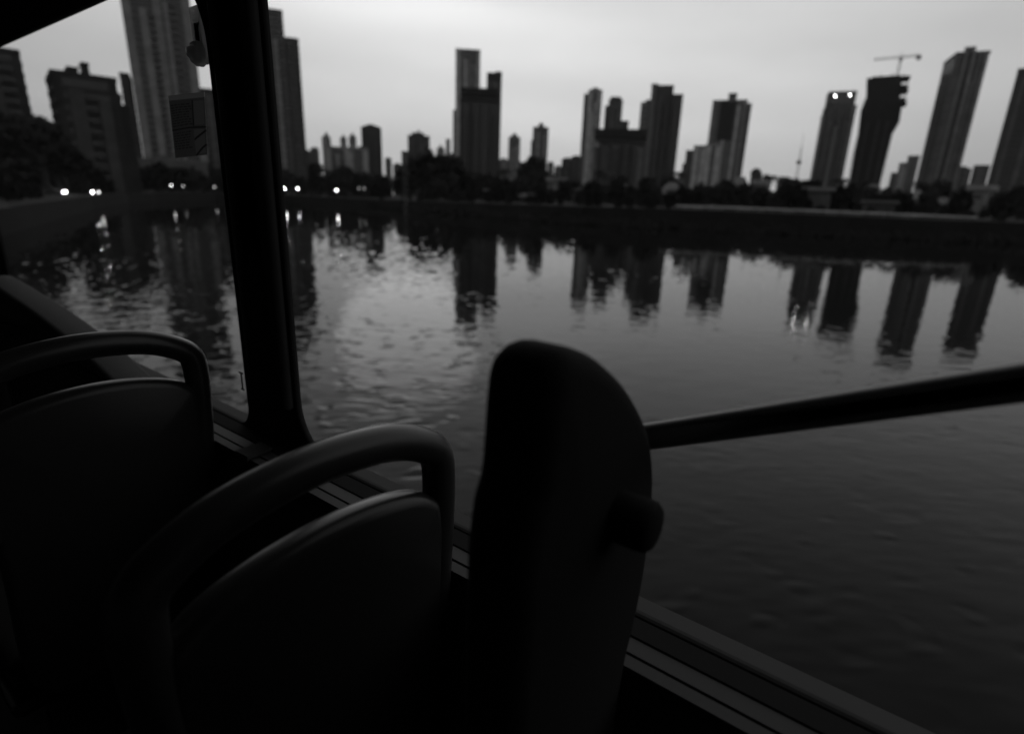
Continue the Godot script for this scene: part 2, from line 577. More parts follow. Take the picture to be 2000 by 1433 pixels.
func build_bus():
	var bus := thing("bus", "dark interior of a city bus with a broad window post and side windows", "bus", Vector3(0, EYE - FLOOR, 0), deg_to_rad(BUS_TURN))
	bus_frame = bus.transform
	var trim := grey(0.045, 0.75, 0.2)
	var dark := grey(0.09, 0.9, 0.2)
	var top := FLOOR + 0.43
	var low := FLOOR - 0.565
	var roof := FLOOR + 0.82
	# near window and the one ahead of the post; local x runs rearwards
	var xs := [[-1.045, 0.75, [0.05, 0.08, 0.12, 0.05]], [-3.2, -1.262, [0.16, 0.08, 0.2, 0.05]]]
	var cells := [[-1.12, 1.05], [-3.3, -1.12]]
	var glass := StandardMaterial3D.new()
	glass.transparency = BaseMaterial3D.TRANSPARENCY_ALPHA
	glass.albedo_color = Color(0.3, 0.3, 0.3, 0.04)
	glass.roughness = 0.02
	glass.metallic_specular = 0.3
	for i in 2:
		var f := put("window_frame", ring_panel(Vector2(cells[i][0], low - 0.06), Vector2(cells[i][1], roof), Vector2(xs[i][0], low), Vector2(xs[i][1], top), xs[i][2], -WIN - 0.012, -WIN), trim, bus)
		var sheet := QuadMesh.new()
		sheet.size = Vector2(xs[i][1] - xs[i][0] - 0.002, top - low - 0.002)
		put("pane", sheet, glass, f, Transform3D(Basis.IDENTITY, Vector3((xs[i][0] + xs[i][1]) / 2, (low + top) / 2, -WIN - 0.008)))
		if i == 1: window_marks(f)
	# the post's inner cover stands a little proud of the frames
	put("window_post_cover", bevel_box(Vector3(0.15, roof - low - 0.1, 0.024), 0.01), trim, bus, Transform3D(Basis.IDENTITY, Vector3(-1.125, (roof + low) / 2 + 0.05, -WIN + 0.012)))
	# ledge below the windows: rubber strip, two grey boards with a groove between them
	box("sill_rubber", Vector3(-1.1, low - 0.012, -WIN + 0.0195), Vector3(4.3, 0.02, 0.035), grey(0.03, 0.95, 0.1), bus)
	box("sill_board", Vector3(-1.1, low - 0.014, -WIN + 0.052), Vector3(4.3, 0.02, 0.026), grey(0.06, 0.6, 0.3), bus)
	box("sill_board", Vector3(-1.1, low - 0.015, -WIN + 0.0785), Vector3(4.3, 0.02, 0.019), grey(0.055, 0.6, 0.3), bus)
	box("sill_base", Vector3(-1.1, low - 0.045, -WIN + 0.02), Vector3(4.3, 0.04, 0.13), dark, bus)
	box("sill_joint", Vector3(-1.13, low - 0.004, -WIN + 0.062), Vector3(0.05, 0.012, 0.06), dark, bus)
	# sloping cover on the ledge further ahead
	var cov := [Vector2(-1.72, low - 0.005), Vector2(-1.99, low + 0.062), Vector2(-2.3, low + 0.11), Vector2(-2.7, low + 0.15), Vector2(-3.2, low + 0.17), Vector2(-3.25, low + 0.0), Vector2(-3.2, low - 0.02), Vector2(-1.8, low - 0.02)]
	put("ledge_cover", slab(curve_through(cov, 4, true), 0.0, 0.1, 0.012, 2), dark, bus, Transform3D(Basis.IDENTITY, Vector3(0, 0, -WIN + 0.004)))
	var wl := low - 0.066
	box("side_wall", Vector3(-1.1, (wl - 0.25) / 2, -WIN - 0.02), Vector3(4.3, wl + 0.25, 0.2), dark, bus)
	box("floor", Vector3(-1.1, -0.06, 0.62), Vector3(4.3, 0.12, 2.3), grey(0.09, 0.8, 0.3, true), bus)
	box("roof", Vector3(-1.1, roof + 0.04, 0.55), Vector3(4.5, 0.08, 2.6), grey(0.2, 0.8, 0.3), bus)
	box("far_wall", Vector3(-1.1, roof / 2 - 0.02, 1.8), Vector3(4.3, roof + 0.03, 0.06), grey(0.2, 0.8, 0.3), bus)  # unseen side, built without windows so the cabin stays dark
	box("front_partition", Vector3(-3.32, roof / 2 - 0.02, 0.55), Vector3(0.06, roof + 0.03, 2.4), grey(0.2, 0.8, 0.3), bus)  # unseen, solid instead of a windscreen; closes the cabin against light
	box("rear_partition", Vector3(1.08, roof / 2 - 0.02, 0.55), Vector3(0.06, roof + 0.03, 2.4), grey(0.2, 0.8, 0.3), bus)  # unseen solid wall that closes the dark box behind the seats
	for x in [-2.5, 0.5]:
		for z in [-0.4, 1.5]:
			var w := put("wheel", lathe([Vector2(0.3, -0.13), Vector2(0.44, -0.13), Vector2(0.48, -0.09), Vector2(0.48, 0.09), Vector2(0.44, 0.13), Vector2(0.3, 0.13)], 28), grey(0.02, 0.9, 0.3), bus, Transform3D(Basis(Vector3.RIGHT, PI / 2), Vector3(x, -0.27, z)))
			put("rim", lathe([Vector2(0.02, 0.06), Vector2(0.16, 0.1), Vector2(0.3, 0.05), Vector2(0.3, -0.1)], 28), grey(0.3, 0.4, 0.5), w)

# where a photograph pixel meets the pane
func on_pane(px: float, py: float, z: float) -> Vector3:
	var o := bus_frame.affine_inverse() * Vector3(0, EYE, 0)
	var d := bus_frame.basis.inverse() * ray(px, py)
	return o + d * ((z - o.z) / d.z)

func window_marks(f: Node):
	# notice stuck on the pane beside the post: printed paper
	var im := Image.create(140, 220, false, Image.FORMAT_RGB8)
	var ink := 0.3
	im.fill(Color(0.52, 0.52, 0.52))
	im.fill_rect(Rect2i(0, 0, 140, 18), Color(0.8, 0.8, 0.8))
	for blk in [[6, 34, 84, 9], [6, 132, 76, 7]]:
		for k in blk[3]:
			var x: int = blk[0]
			while x < blk[0] + blk[2] - 8:
				var w := rng.randi_range(5, 16)
				im.fill_rect(Rect2i(x, blk[1] + k * 9, mini(w, blk[0] + blk[2] - x), 4), Color(ink, ink, ink))
				x += w + 4
	im.fill_rect(Rect2i(92, 24, 4, 92), Color(0.2, 0.2, 0.2))
	im.fill_rect(Rect2i(98, 28, 38, 84), Color(0.62, 0.62, 0.62))
	im.fill_rect(Rect2i(0, 118, 140, 5), Color(0.25, 0.25, 0.25))
	im.fill_rect(Rect2i(94, 128, 42, 86), Color(0.63, 0.63, 0.63))
	for k in 44:
		im.fill_rect(Rect2i(94 + k, 160 - int(k * 0.7), 4, 6), Color(0.2, 0.2, 0.2))
		im.fill_rect(Rect2i(94 + k, 214 - int(k * 0.8), 4, 6), Color(0.2, 0.2, 0.2))
	var m := StandardMaterial3D.new()
	m.albedo_texture = ImageTexture.create_from_image(im)
	m.roughness = 0.6
	m.backlight = Color(0.5, 0.5, 0.5)
	m.backlight_enabled = true
	var z := -WIN - 0.004
	var q := [on_pane(328, 187, z), on_pane(398, 179, z), on_pane(404, 302, z), on_pane(342, 309, z)]
	var st := SurfaceTool.new()
	st.begin(Mesh.PRIMITIVE_TRIANGLES)
	st.set_smooth_group(-1)
	var uv := [Vector2(0, 0), Vector2(1, 0), Vector2(1, 1), Vector2(0, 1)]
	for k in [0, 1, 2, 0, 2, 3]:
		st.set_uv(uv[k]); st.add_vertex(q[k])
	for k in 4:
		var j := (k + 1) % 4
		for v in [[k, 0], [j, 0], [j, 1], [k, 0], [j, 1], [k, 1]]:
			st.set_uv(uv[v[0]] * 0.98 + Vector2(0.01, 0.01)); st.add_vertex(q[v[0]] + Vector3(0, 0, -0.001 * v[1]))
	st.generate_normals()
	var s := put("sticker", st.commit(), m, f)
	s.set_meta("label", "faded printed notice stuck to the pane")
	# worn mark like a capital I on the pane
	var a := on_pane(470, 728, z)
	var b := on_pane(474, 760, z)
	var st2 := SurfaceTool.new()
	st2.begin(Mesh.PRIMITIVE_TRIANGLES)
	for t in [[a, Vector3(0.020, 0.004, 0.001)], [(a + b) / 2, Vector3(0.006, a.y - b.y, 0.001)], [b, Vector3(0.016, 0.004, 0.001)]]:
		st2.append_from(unit_box, 0, Transform3D(Basis.from_scale(t[1]), t[0]))
	put("pane_mark", st2.commit(), grey(0.03, 0.6, 0.3), f)
	# shiny hinge cap at the window's upper corner
	var hp := on_pane(384, 104, -WIN + 0.004)
	var cap := put("hinge_cap", lathe([Vector2(0.001, 0.02), Vector2(0.009, 0.018), Vector2(0.013, 0.012), Vector2(0.012, 0.008), Vector2(0.02, 0.008), Vector2(0.024, 0.0), Vector2(0.024, -0.01)], 24), clear_plastic(), f, Transform3D(Basis(Vector3.RIGHT, PI / 2), hp))
	cap.set_meta("label", "milky round hinge cap")
	put("hinge_plate", bevel_box(Vector3(0.06, 0.11, 0.012), 0.005), clear_plastic(), f, Transform3D(Basis.IDENTITY, hp + Vector3(0.0, 0.035, -0.012)))

func clear_plastic() -> StandardMaterial3D:
	if M.has("milky"): return M["milky"]
	var m := StandardMaterial3D.new()
	m.albedo_color = Color(0.75, 0.75, 0.75)
	m.roughness = 0.3
	m.backlight_enabled = true
	m.backlight = Color(0.9, 0.9, 0.9)
	M["milky"] = m
	return m

# ---------------------------------------------------------------- seats, padded rest, grab bar
func make_seat(at: Vector3) -> Node3D:
	var plastic := grey(0.035, 0.3, 0.5)
	var cloth := grey(0.04, 0.85, 0.3)
	var s := thing("passenger_chair", "", "chair", at, deg_to_rad(BUS_TURN), "bus seats with loop handles")
	# local: x rearwards, z inwards; the seat's middle is the node; back face at x 0
	var e := FLOOR
	var hw := 0.2
	var half := [Vector2(hw - 0.012, e - 0.62), Vector2(hw - 0.002, e - 0.47), Vector2(hw, e - 0.40), Vector2(hw - 0.006, e - 0.362), Vector2(hw - 0.028, e - 0.34), Vector2(hw - 0.075, e - 0.318), Vector2(hw - 0.13, e - 0.306), Vector2(0.0, e - 0.301)]
	var pts := half.duplicate()
	for i in range(half.size() - 2, -1, -1): pts.append(Vector2(-half[i].x, half[i].y))
	var c2 := curve_through(pts, 6)
	var path := []
	for p in c2: path.append(Vector3(-0.025, p.y, p.x))
	put("handle", tube(path, 0.0255, 0.024, Vector3.RIGHT, 20), plastic, s)
	# backrest shell below the opening
	var bc := [Vector2(-hw + 0.02, e - 0.99), Vector2(-hw + 0.01, e - 0.7), Vector2(-hw + 0.005, e - 0.47), Vector2(-hw + 0.03, e - 0.415), Vector2(-hw + 0.1, e - 0.388), Vector2(0, e - 0.378),
		Vector2(hw - 0.1, e - 0.388), Vector2(hw - 0.03, e - 0.415), Vector2(hw - 0.005, e - 0.47), Vector2(hw - 0.01, e - 0.7), Vector2(hw - 0.02, e - 0.99), Vector2(0, e - 1.0)]
	var turn := Basis(Vector3.UP, -PI / 2)    # contour x -> local z, thickness -> local -x
	put("backrest", slab(curve_through(bc, 5, true), 0.0, 0.045, 0.018), plastic, s, Transform3D(turn, Vector3(-0.003, 0, 0)))
	var pc := []
	for p in bc: pc.append(Vector2(p.x * 0.86, lerpf(e - 0.7, p.y, 0.9)))
	put("back_cushion", slab(curve_through(pc, 5, true), 0.045, 0.085, 0.02), cloth, s, Transform3D(turn, Vector3(-0.003, 0, 0)))
	put("seat_cushion", bevel_box(Vector3(0.43, 0.09, 0.43), 0.03), cloth, s, Transform3D(Basis.IDENTITY, Vector3(-0.29, 0.42, 0)))
	put("seat_shell", bevel_box(Vector3(0.45, 0.04, 0.45), 0.015), plastic, s, Transform3D(Basis.IDENTITY, Vector3(-0.28, 0.36, 0)))
	put("pedestal", bevel_box(Vector3(0.1, 0.34, 0.3), 0.02), grey(0.05, 0.5, 0.4), s, Transform3D(Basis.IDENTITY, Vector3(-0.26, 0.17, 0)))
	put("foot_plate", bevel_box(Vector3(0.3, 0.012, 0.36), 0.004), grey(0.05, 0.5, 0.4), s, Transform3D(Basis.IDENTITY, Vector3(-0.26, 0.006, 0)))
	return s

func build_seats():
	var mid := 0.336
	var rows := [[0.49, "dark moulded bus seat with a loop handle, just ahead of the padded rest"], [1.24, "dark loop-handled bus seat beside the broad window post"]]
	var first: Node3D = null
	for r in rows:
		var at: Vector3 = bus_frame * bl(r[0], -FLOOR, mid)
		if first == null:
			first = make_seat(at)
			first.set_meta("label", r[1])
		else:
			var c: Node3D = first.duplicate()
			c.name = numbered("passenger_chair")
			add_child(c)
			c.position = at
			c.set_meta("label", r[1])
	# tall narrow padded rest behind the seats
	var o := thing("padded_rest", "tall narrow black padded rest with a rounded top beside the grab bar", "backrest", bus_frame * bl(0.23, -FLOOR, 0.44), deg_to_rad(BUS_TURN))
	var black := grey(0.03, 0.9, 0.2)
	var zs := 0.44
	var pts := [[0.30, -1.0], [0.301, -0.7], [0.304, -0.42], [0.306, -0.30], [0.308, -0.271], [0.313, -0.239], [0.321, -0.218], [0.3235, -0.192], [0.3255, -0.158], [0.3285, -0.135], [0.335, -0.121], [0.345, -0.1135], [0.357, -0.111],
		[0.373, -0.114], [0.403, -0.126], [0.438, -0.147], [0.472, -0.173], [0.509, -0.209], [0.539, -0.249], [0.560, -0.302], [0.568, -0.36], [0.568, -0.42], [0.562, -0.47], [0.552, -0.51], [0.535, -0.58], [0.52, -0.8], [0.52, -1.0]]
	var c := []
	for p in pts: c.append(Vector2(-(p[0] - zs) * 1.07, p[1] + FLOOR + 0.003))
	put("pad", slab(curve_through(c, 4, true), -0.035, 0.035, 0.024, 5), black, o, Transform3D(Basis(Vector3.UP, -PI / 2), Vector3.ZERO))
	put("support_post", tube([Vector3(-0.03, 0.02, 0.0), Vector3(-0.03, 0.45, 0.0)], 0.025, 0.025), grey(0.05, 0.4, 0.5), o)
	put("foot_plate", bevel_box(Vector3(0.14, 0.014, 0.16), 0.005), grey(0.05, 0.4, 0.5), o, Transform3D(Basis.IDENTITY, Vector3(-0.03, 0.007, 0)))
	# round rubber stop on its rear face
	var kx := 0.152
	var stop := lathe([Vector2(0.001, 0.035), Vector2(0.012, 0.0345), Vector2(0.021, 0.032), Vector2(0.0255, 0.027), Vector2(0.0265, 0.02), Vector2(0.0265, -0.03)], 28)
	put("rubber_stop", stop, grey(0.03, 0.85, 0.2), o, Transform3D(Basis(Vector3.BACK, -PI / 2), Vector3(0.23 - kx - 0.035, -0.302 + FLOOR, -(0.462 - zs))))
	# sloping grab bar by the window
	var z := 0.6
	var g := thing("grab_bar", "dark glossy grab bar sloping up across the window behind the padded rest", "grab bar", bus_frame * bl(0.27, -0.292, z), deg_to_rad(BUS_TURN))
	var org := bl(0.27, -0.292, z)
	var ang := atan(0.45)
	var ln := 0.82 / cos(ang)
	var bb := Basis(Vector3.BACK, ang)
	put("bar", bevel_box(Vector3(ln, 0.033, 0.015), 0.005), grey(0.22, 0.4, 0.5), g, Transform3D(bb, bb * Vector3(ln / 2 - 0.03, 0, 0)))
	put("end_cap", bevel_box(Vector3(0.02, 0.037, 0.019), 0.006), grey(0.015, 0.6, 0.4), g, Transform3D(bb, bb * Vector3(ln - 0.028, 0, 0)))
	put("pivot_bracket", bevel_box(Vector3(0.05, 0.07, 0.03), 0.006), grey(0.04, 0.4, 0.5), g, Transform3D(Basis.IDENTITY, bl(0.275, -0.295, 0.585) - org))

# ---------------------------------------------------------------- skyline
# volumes: [x left, x right, y top, y bottom (-1 ground), tone, style]; x measured at the top edge
func tower(called: String, label: String, d: float, depth: float, vols: Array, yaw := 0.0, opt := {}) -> Node3D:
	var m = vols[0]
	var azc := azimuth((m[0] + m[1]) / 2.0, m[2])
	var base := shore_at(azc)
	var gy: float = base[1] - 0.4
	var o := thing(called, label, opt.get("category", "tower block"), polar(azc, d, gy), -azc + yaw, opt.get("group", ""))
	var first := true
	for v in vols:
		var a0 := azimuth(v[0], v[2]) - azc
		var a1 := azimuth(v[1], v[2]) - azc
		var k := 1.0 / maxf(cos(yaw), 0.5)
		var x0 := tan(a0) * d * k
		var x1 := tan(a1) * d * k
		var yt: float = EYE + rise((v[0] + v[1]) / 2.0, v[2]) * d - gy
		if opt.has("height") and first: yt = opt.height - gy
		var yb := 0.0 if v[3] < 0 else EYE + rise((v[0] + v[1]) / 2.0, v[3]) * d - gy
		var dz: float = depth * (0.92 if first else (v[6] if v.size() > 6 else 0.8))
		var zo: float = 0.0 if v.size() <= 7 else v[7]
		volume(o, x0, x1, yb, yt, dz, zo, v[4], v[5], d, first)
		first = false
	return o

func volume(o: Node, x0: float, x1: float, yb: float, yt: float, dz: float, zo: float, tone: float, style: String, d: float, main: bool):
	var w := x1 - x0
	var h := yt - yb
	var cx := (x0 + x1) / 2
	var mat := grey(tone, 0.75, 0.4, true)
	var pale := grey(minf(tone * 2.0 + 0.02, 0.7), 0.8, 0.35, true)
	var glazing := grey(0.035, 0.15, 0.5)
	if style == "pyramid":
		put("pointed_roof", frustum(w, dz, 0.3, 0.3, h), mat, o, Transform3D(Basis.IDENTITY, Vector3(cx, yb, zo)))
		return
	if style == "dome":
		var pr := []
		for k in 7: pr.append(Vector2(cos(PI / 2 * k / 6.0) * w / 2 + 0.01, sin(PI / 2 * k / 6.0) * h))
		put("dome", lathe(pr, 18), mat, o, Transform3D(Basis.IDENTITY, Vector3(cx, yb, zo)))
		return
	if style == "box":
		box("roof_block" if not main else "wall", Vector3(cx, yb + h / 2, zo), Vector3(w, h, dz), mat, o)
		box("parapet", Vector3(cx, yt + 0.2, zo), Vector3(w + 0.5, 0.5, dz + 0.5), mat, o)
		return
	# storeys: glazed core, piers, a slab edge for each storey
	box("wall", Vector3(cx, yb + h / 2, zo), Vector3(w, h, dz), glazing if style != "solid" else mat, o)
	var n := 0
	var storey := 3.3 if d < 700 else 6.6
	var pier_w := 0.0
	match style:
		"piers": n = maxi(2, int(round(w / 5.5))); pier_w = 1.5
		"stripes": n = maxi(2, int(round(w / 9.0))); pier_w = 3.6
		"floors": n = 2; pier_w = 1.8
		"solid": n = 0
	for i in n:
		var x := lerpf(x0 + pier_w / 2 + 0.05, x1 - pier_w / 2 - 0.05, float(i) / maxf(n - 1, 1))
		box("pier", Vector3(x, yb + h / 2, zo), Vector3(pier_w, h - 0.1, dz + 0.8), mat if style != "stripes" else pale, o)
	var ns := maxi(2, int(round(dz / 6.5)))
	if n > 0:
		for i in ns:
			var z := lerpf(-dz / 2 + 0.8, dz / 2 - 0.8, float(i) / maxf(ns - 1, 1))
			box("side_pier", Vector3(cx, yb + h / 2, zo + z), Vector3(w + 0.7, h - 0.14, 1.4), mat, o)
	var y := yb + storey
	var thick := 1.25 if style == "floors" else 0.85
	if d >= 700: thick = 1.8
	while y < yt - 1.0:
		box("storey_band", Vector3(cx, y, zo), Vector3(w + (0.45 if style != "floors" else 1.0), thick, dz + (0.45 if style != "floors" else 1.0)), mat, o)
		y += storey
	box("parapet", Vector3(cx, yt - 0.3, zo), Vector3(w + 1.0, 1.5, dz + 1.0), mat, o)
	if main and style != "solid" and w > 12.0 and h > 30.0:
		# stair shafts and stacks of balconies run up the front
		var q := RandomNumberGenerator.new()
		q.seed = int(absf(x0 * 131.0 + yt * 17.0))
		for k in 2:
			var sw := q.randf_range(1.6, 3.6)
			var x := lerpf(x0 + 2.5, x1 - 2.5, (k + q.randf_range(0.15, 0.85)) / 2.0)
			var up := h * q.randf_range(0.8, 0.98)
			box("stair_shaft", Vector3(x, yb + up / 2, zo + dz / 2 + 0.5), Vector3(sw, up, 1.6), pale, o)
			var xb := x + sw / 2 + 1.9
			var yy := yb + 4.0
			while yy < yb + up and xb < x1 - 1.2:
				box("balcony", Vector3(xb, yy, zo + dz / 2 + 0.75), Vector3(2.8, 1.1, 1.7), mat, o)
				yy += storey

func build_towers():
	tower("tower_block", "very dark broad tower with stepped roof near the lit cars", 235, 24, [[97, 212, 156, -1, 0.045, "floors"], [128, 147, 139, 158, 0.04, "box", 0.5], [157, 169, 128, 158, 0.04, "box", 0.3], [210, 226, 190, -1, 0.05, "floors", 0.6], [224, 243, 211, -1, 0.05, "floors", 0.5]], 0.1)
	tower("tower_block", "black tall slab at the near end of the lit shore road", 270, 26, [[-130, 30, 100, -1, 0.05, "floors"], [-100, -40, 88, 101, 0.05, "box", 0.5]])
	tower("tower_block", "huge grey ribbed tower behind the window notice", 390, 30, [[247, 373, 60, -1, 0.17, "stripes"], [237, 252, 150, -1, 0.08, "floors", 0.7]], 0.0, {"height": 112.0})
	tower("tower_block", "grey block between the huge ribbed tower and window post", 430, 24, [[386, 470, 182, -1, 0.12, "floors"]])
	tower("low_building", "pale long podium building at the foot of the huge ribbed tower", 368, 16, [[272, 402, 314, -1, 0.2, "solid"], [300, 345, 306, 316, 0.2, "box", 0.6]], 0.0, {"category": "building"})
	tower("tower_block", "tall grey tower with storey lines right beside the window post", 410, 30, [[492, 553, 80, -1, 0.17, "floors"], [552, 580, 84, -1, 0.08, "floors", 0.8]], 0.0, {"height": 106.0})
	tower("tower_block", "grey mid-rise slab with pale vertical stripes", 470, 18, [[636, 717, 290, -1, 0.42, "stripes"], [641, 652, 287, 292, 0.14, "box", 0.5], [700, 716, 288, 292, 0.14, "box", 0.6]])
	tower("slim_tower", "hazy slim pointed tower, alone behind the striped slab's edge", 1500, 18, [[628, 645, 268, -1, 0.3, "piers"], [630, 643, 257, 268, 0.12, "pyramid"]])  # wall tone lightened: distance haze painted into the colour
	tower("slim_tower", "hazy slim pointed tower, the narrower of the close pair", 1500, 16, [[664, 676, 270, -1, 0.3, "piers"], [665, 675, 262, 270, 0.12, "pyramid"]])  # haze is put into the lighter wall tone here too
	tower("slim_tower", "hazy slim pointed tower, the wider of the close pair", 1450, 18, [[681, 695, 267, -1, 0.3, "piers"], [683, 693, 258, 267, 0.12, "pyramid"]])  # same lightened wall tone standing in for haze
	tower("tower_block", "black slab tower beside the striped mid-rise", 540, 18, [[706, 743, 251, -1, 0.03, "floors"], [711, 738, 248, 252, 0.03, "box", 0.8], [718, 730, 245, 249, 0.03, "box", 0.5]])
	tower("low_building", "pale flat-roofed low building left of the big tree mound", 370, 14, [[719, 767, 346, 351, 0.4, "box"], [722, 764, 350, -1, 0.1, "floors", 0.8], [738, 765, 360, 365, 0.35, "box", 1.05]], 0.0, {"category": "building"})
	tower("tower_block", "dark squat tower with a small pinnacle behind the tree mound", 620, 22, [[797, 838, 267, -1, 0.08, "piers"], [804, 828, 261, 268, 0.08, "box", 0.6], [813, 821, 252, 262, 0.08, "pyramid", 0.3], [785, 798, 297, -1, 0.08, "floors"]])
	tower("slim_tower", "hazy small pointed block between the pinnacle tower and tallest tower", 1300, 18, [[853, 868, 290, -1, 0.3, "piers"], [856, 865, 281, 290, 0.14, "pyramid"]])  # pale wall tone paints in the haze of distance
	tower("slim_tower", "hazy thin tower at the tallest tower's foot", 1400, 14, [[871, 879, 272, -1, 0.3, "piers"]])  # wall colour lightened in place of thicker haze
	tower("tower_block", "tallest pale grey flat-topped tower behind the black block", 545, 24, [[891, 937, 103, -1, 0.6, "stripes"], [886, 893, 218, -1, 0.3, "floors", 0.6], [893, 899, 104, -1, 0.7, "solid", 1.05], [913, 931, 106, -1, 0.2, "solid", 1.04]])
	tower("tower_block", "slender grey tower with notched top beside the black block", 585, 20, [[952, 979, 149, -1, 0.11, "floors"], [968, 979, 143, 150, 0.1, "box", 0.6], [952, 980, 147, 162, 0.05, "box", 1.0]])
	tower("tower_block", "black block with overhanging dark crown in front of the tallest tower", 440, 24, [[900, 976, 202, -1, 0.025, "piers"], [901, 970, 179, 191, 0.02, "box", 1.0], [903, 974, 191, 203, 0.05, "box", 0.85]])
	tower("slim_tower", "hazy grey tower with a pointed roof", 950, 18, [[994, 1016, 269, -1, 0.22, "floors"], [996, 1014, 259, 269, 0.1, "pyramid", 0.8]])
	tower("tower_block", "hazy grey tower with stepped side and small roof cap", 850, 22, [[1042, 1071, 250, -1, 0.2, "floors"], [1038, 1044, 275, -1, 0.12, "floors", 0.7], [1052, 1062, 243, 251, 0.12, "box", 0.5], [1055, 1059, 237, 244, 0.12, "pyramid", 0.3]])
	tower("tower_block", "grey twin-shaft tower with a rounded top", 600, 20, [[1150, 1176, 180, -1, 0.4, "stripes"], [1142, 1151, 187, -1, 0.16, "floors", 0.8], [1152, 1175, 171, 181, 0.12, "dome", 0.9]])
	tower("tower_block", "dark slim tower behind the wide-capped block", 650, 20, [[1190, 1216, 198, -1, 0.08, "piers"], [1183, 1192, 209, -1, 0.08, "floors", 0.7], [1193, 1213, 192, 199, 0.06, "box", 0.7]])
	tower("tower_block", "pale narrow tower behind the dark stepped tower", 780, 16, [[1253, 1267, 202, -1, 0.25, "floors"], [1262, 1271, 197, -1, 0.1, "floors", 0.8]])
	tower("tower_block", "dark tower with a stepped roof and a pale edge", 560, 24, [[1284, 1315, 172, -1, 0.045, "floors"], [1314, 1333, 189, -1, 0.045, "floors", 0.9], [1274, 1285, 169, -1, 0.22, "solid", 0.9], [1268, 1276, 200, -1, 0.06, "floors", 0.7]])  # pale left strip: the brighter-lit side face painted as a lighter tone
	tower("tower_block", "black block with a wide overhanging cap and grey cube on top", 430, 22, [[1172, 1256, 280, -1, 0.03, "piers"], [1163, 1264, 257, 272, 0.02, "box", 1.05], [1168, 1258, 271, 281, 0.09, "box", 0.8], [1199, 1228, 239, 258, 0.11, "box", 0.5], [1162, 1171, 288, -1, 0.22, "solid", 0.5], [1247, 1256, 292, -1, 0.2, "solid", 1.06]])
	tower("tower_block", "broad grey tower with a dark central bay and roof box", 580, 24, [[1394, 1459, 200, -1, 0.34, "floors"], [1456, 1467, 206, -1, 0.16, "floors", 0.8], [1424, 1440, 185, 201, 0.13, "box", 0.5], [1409, 1438, 203, 276, 0.025, "solid", 1.06]])
	tower("mid_rise", "pale mid-rise block with dark slots before the broad grey tower", 460, 16, [[1357, 1381, 287, -1, 0.35, "stripes"], [1342, 1358, 296, -1, 0.14, "floors", 0.8], [1380, 1409, 285, -1, 0.38, "stripes", 1.0], [1384, 1400, 281, 286, 0.2, "box", 0.5]])
	tower("domed_building", "small dark rounded building between tower and radio mast", 640, 16, [[1468, 1489, 340, -1, 0.07, "floors"], [1467, 1490, 328, 341, 0.07, "dome", 0.9]], 0.0, {"category": "building"})
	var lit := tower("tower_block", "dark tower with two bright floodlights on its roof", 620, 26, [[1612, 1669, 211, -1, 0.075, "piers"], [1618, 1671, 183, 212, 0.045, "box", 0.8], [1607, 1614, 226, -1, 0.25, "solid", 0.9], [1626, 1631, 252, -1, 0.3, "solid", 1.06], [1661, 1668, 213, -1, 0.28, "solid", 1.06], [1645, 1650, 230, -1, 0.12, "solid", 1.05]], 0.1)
	for p in [[1632, 187], [1661, 185]]:
		var az := azimuth(p[0], p[1])
		var dist := 605.0
		var at := polar(az, dist, EYE + rise(p[0], p[1]) * dist)
		var f := put("floodlight", lathe([Vector2(0.01, 0.45), Vector2(0.35, 0.38), Vector2(0.5, 0.1), Vector2(0.5, -0.2), Vector2(0.3, -0.5), Vector2(0.02, -0.52)], 14), glow(24.0), lit, lit.transform.affine_inverse() * Transform3D(Basis.IDENTITY, at))
		lamp(f.position + f.transform.basis.z * 1.2, 12.0, 0.5, lit)
	construction_tower()
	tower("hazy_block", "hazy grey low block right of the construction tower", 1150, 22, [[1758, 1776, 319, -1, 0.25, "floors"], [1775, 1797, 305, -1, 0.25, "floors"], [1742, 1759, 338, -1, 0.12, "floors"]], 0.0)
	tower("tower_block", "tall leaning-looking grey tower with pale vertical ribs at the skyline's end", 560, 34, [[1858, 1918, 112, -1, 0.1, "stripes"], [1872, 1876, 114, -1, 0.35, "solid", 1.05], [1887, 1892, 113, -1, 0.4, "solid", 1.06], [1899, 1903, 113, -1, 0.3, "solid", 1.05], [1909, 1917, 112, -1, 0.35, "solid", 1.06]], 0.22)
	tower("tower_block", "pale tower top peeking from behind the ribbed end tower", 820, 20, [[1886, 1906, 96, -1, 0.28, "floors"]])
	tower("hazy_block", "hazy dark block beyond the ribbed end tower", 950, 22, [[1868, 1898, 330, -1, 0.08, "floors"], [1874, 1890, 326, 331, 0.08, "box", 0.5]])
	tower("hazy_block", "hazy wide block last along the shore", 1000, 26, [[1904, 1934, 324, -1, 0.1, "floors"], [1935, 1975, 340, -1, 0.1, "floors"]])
	tower("tower_block", "dark tower past the ribbed end tower, mirrored in the bay", 520, 30, [[1985, 2060, 160, -1, 0.07, "piers"], [2005, 2030, 150, 162, 0.06, "box", 0.5]], 0.0, {"height": 95.0})
	radio_mast()
	# far low blocks that close the gaps of the skyline
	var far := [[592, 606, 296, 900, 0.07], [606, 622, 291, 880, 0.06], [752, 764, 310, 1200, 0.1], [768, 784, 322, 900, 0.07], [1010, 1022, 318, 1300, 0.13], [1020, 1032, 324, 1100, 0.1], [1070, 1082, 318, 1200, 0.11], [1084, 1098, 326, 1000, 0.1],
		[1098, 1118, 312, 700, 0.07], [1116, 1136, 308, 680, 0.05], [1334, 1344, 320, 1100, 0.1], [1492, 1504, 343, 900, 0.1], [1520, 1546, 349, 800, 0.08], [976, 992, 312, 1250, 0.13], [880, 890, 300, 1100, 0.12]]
	var seen := ["narrow", "square", "low", "plain", "squat"]
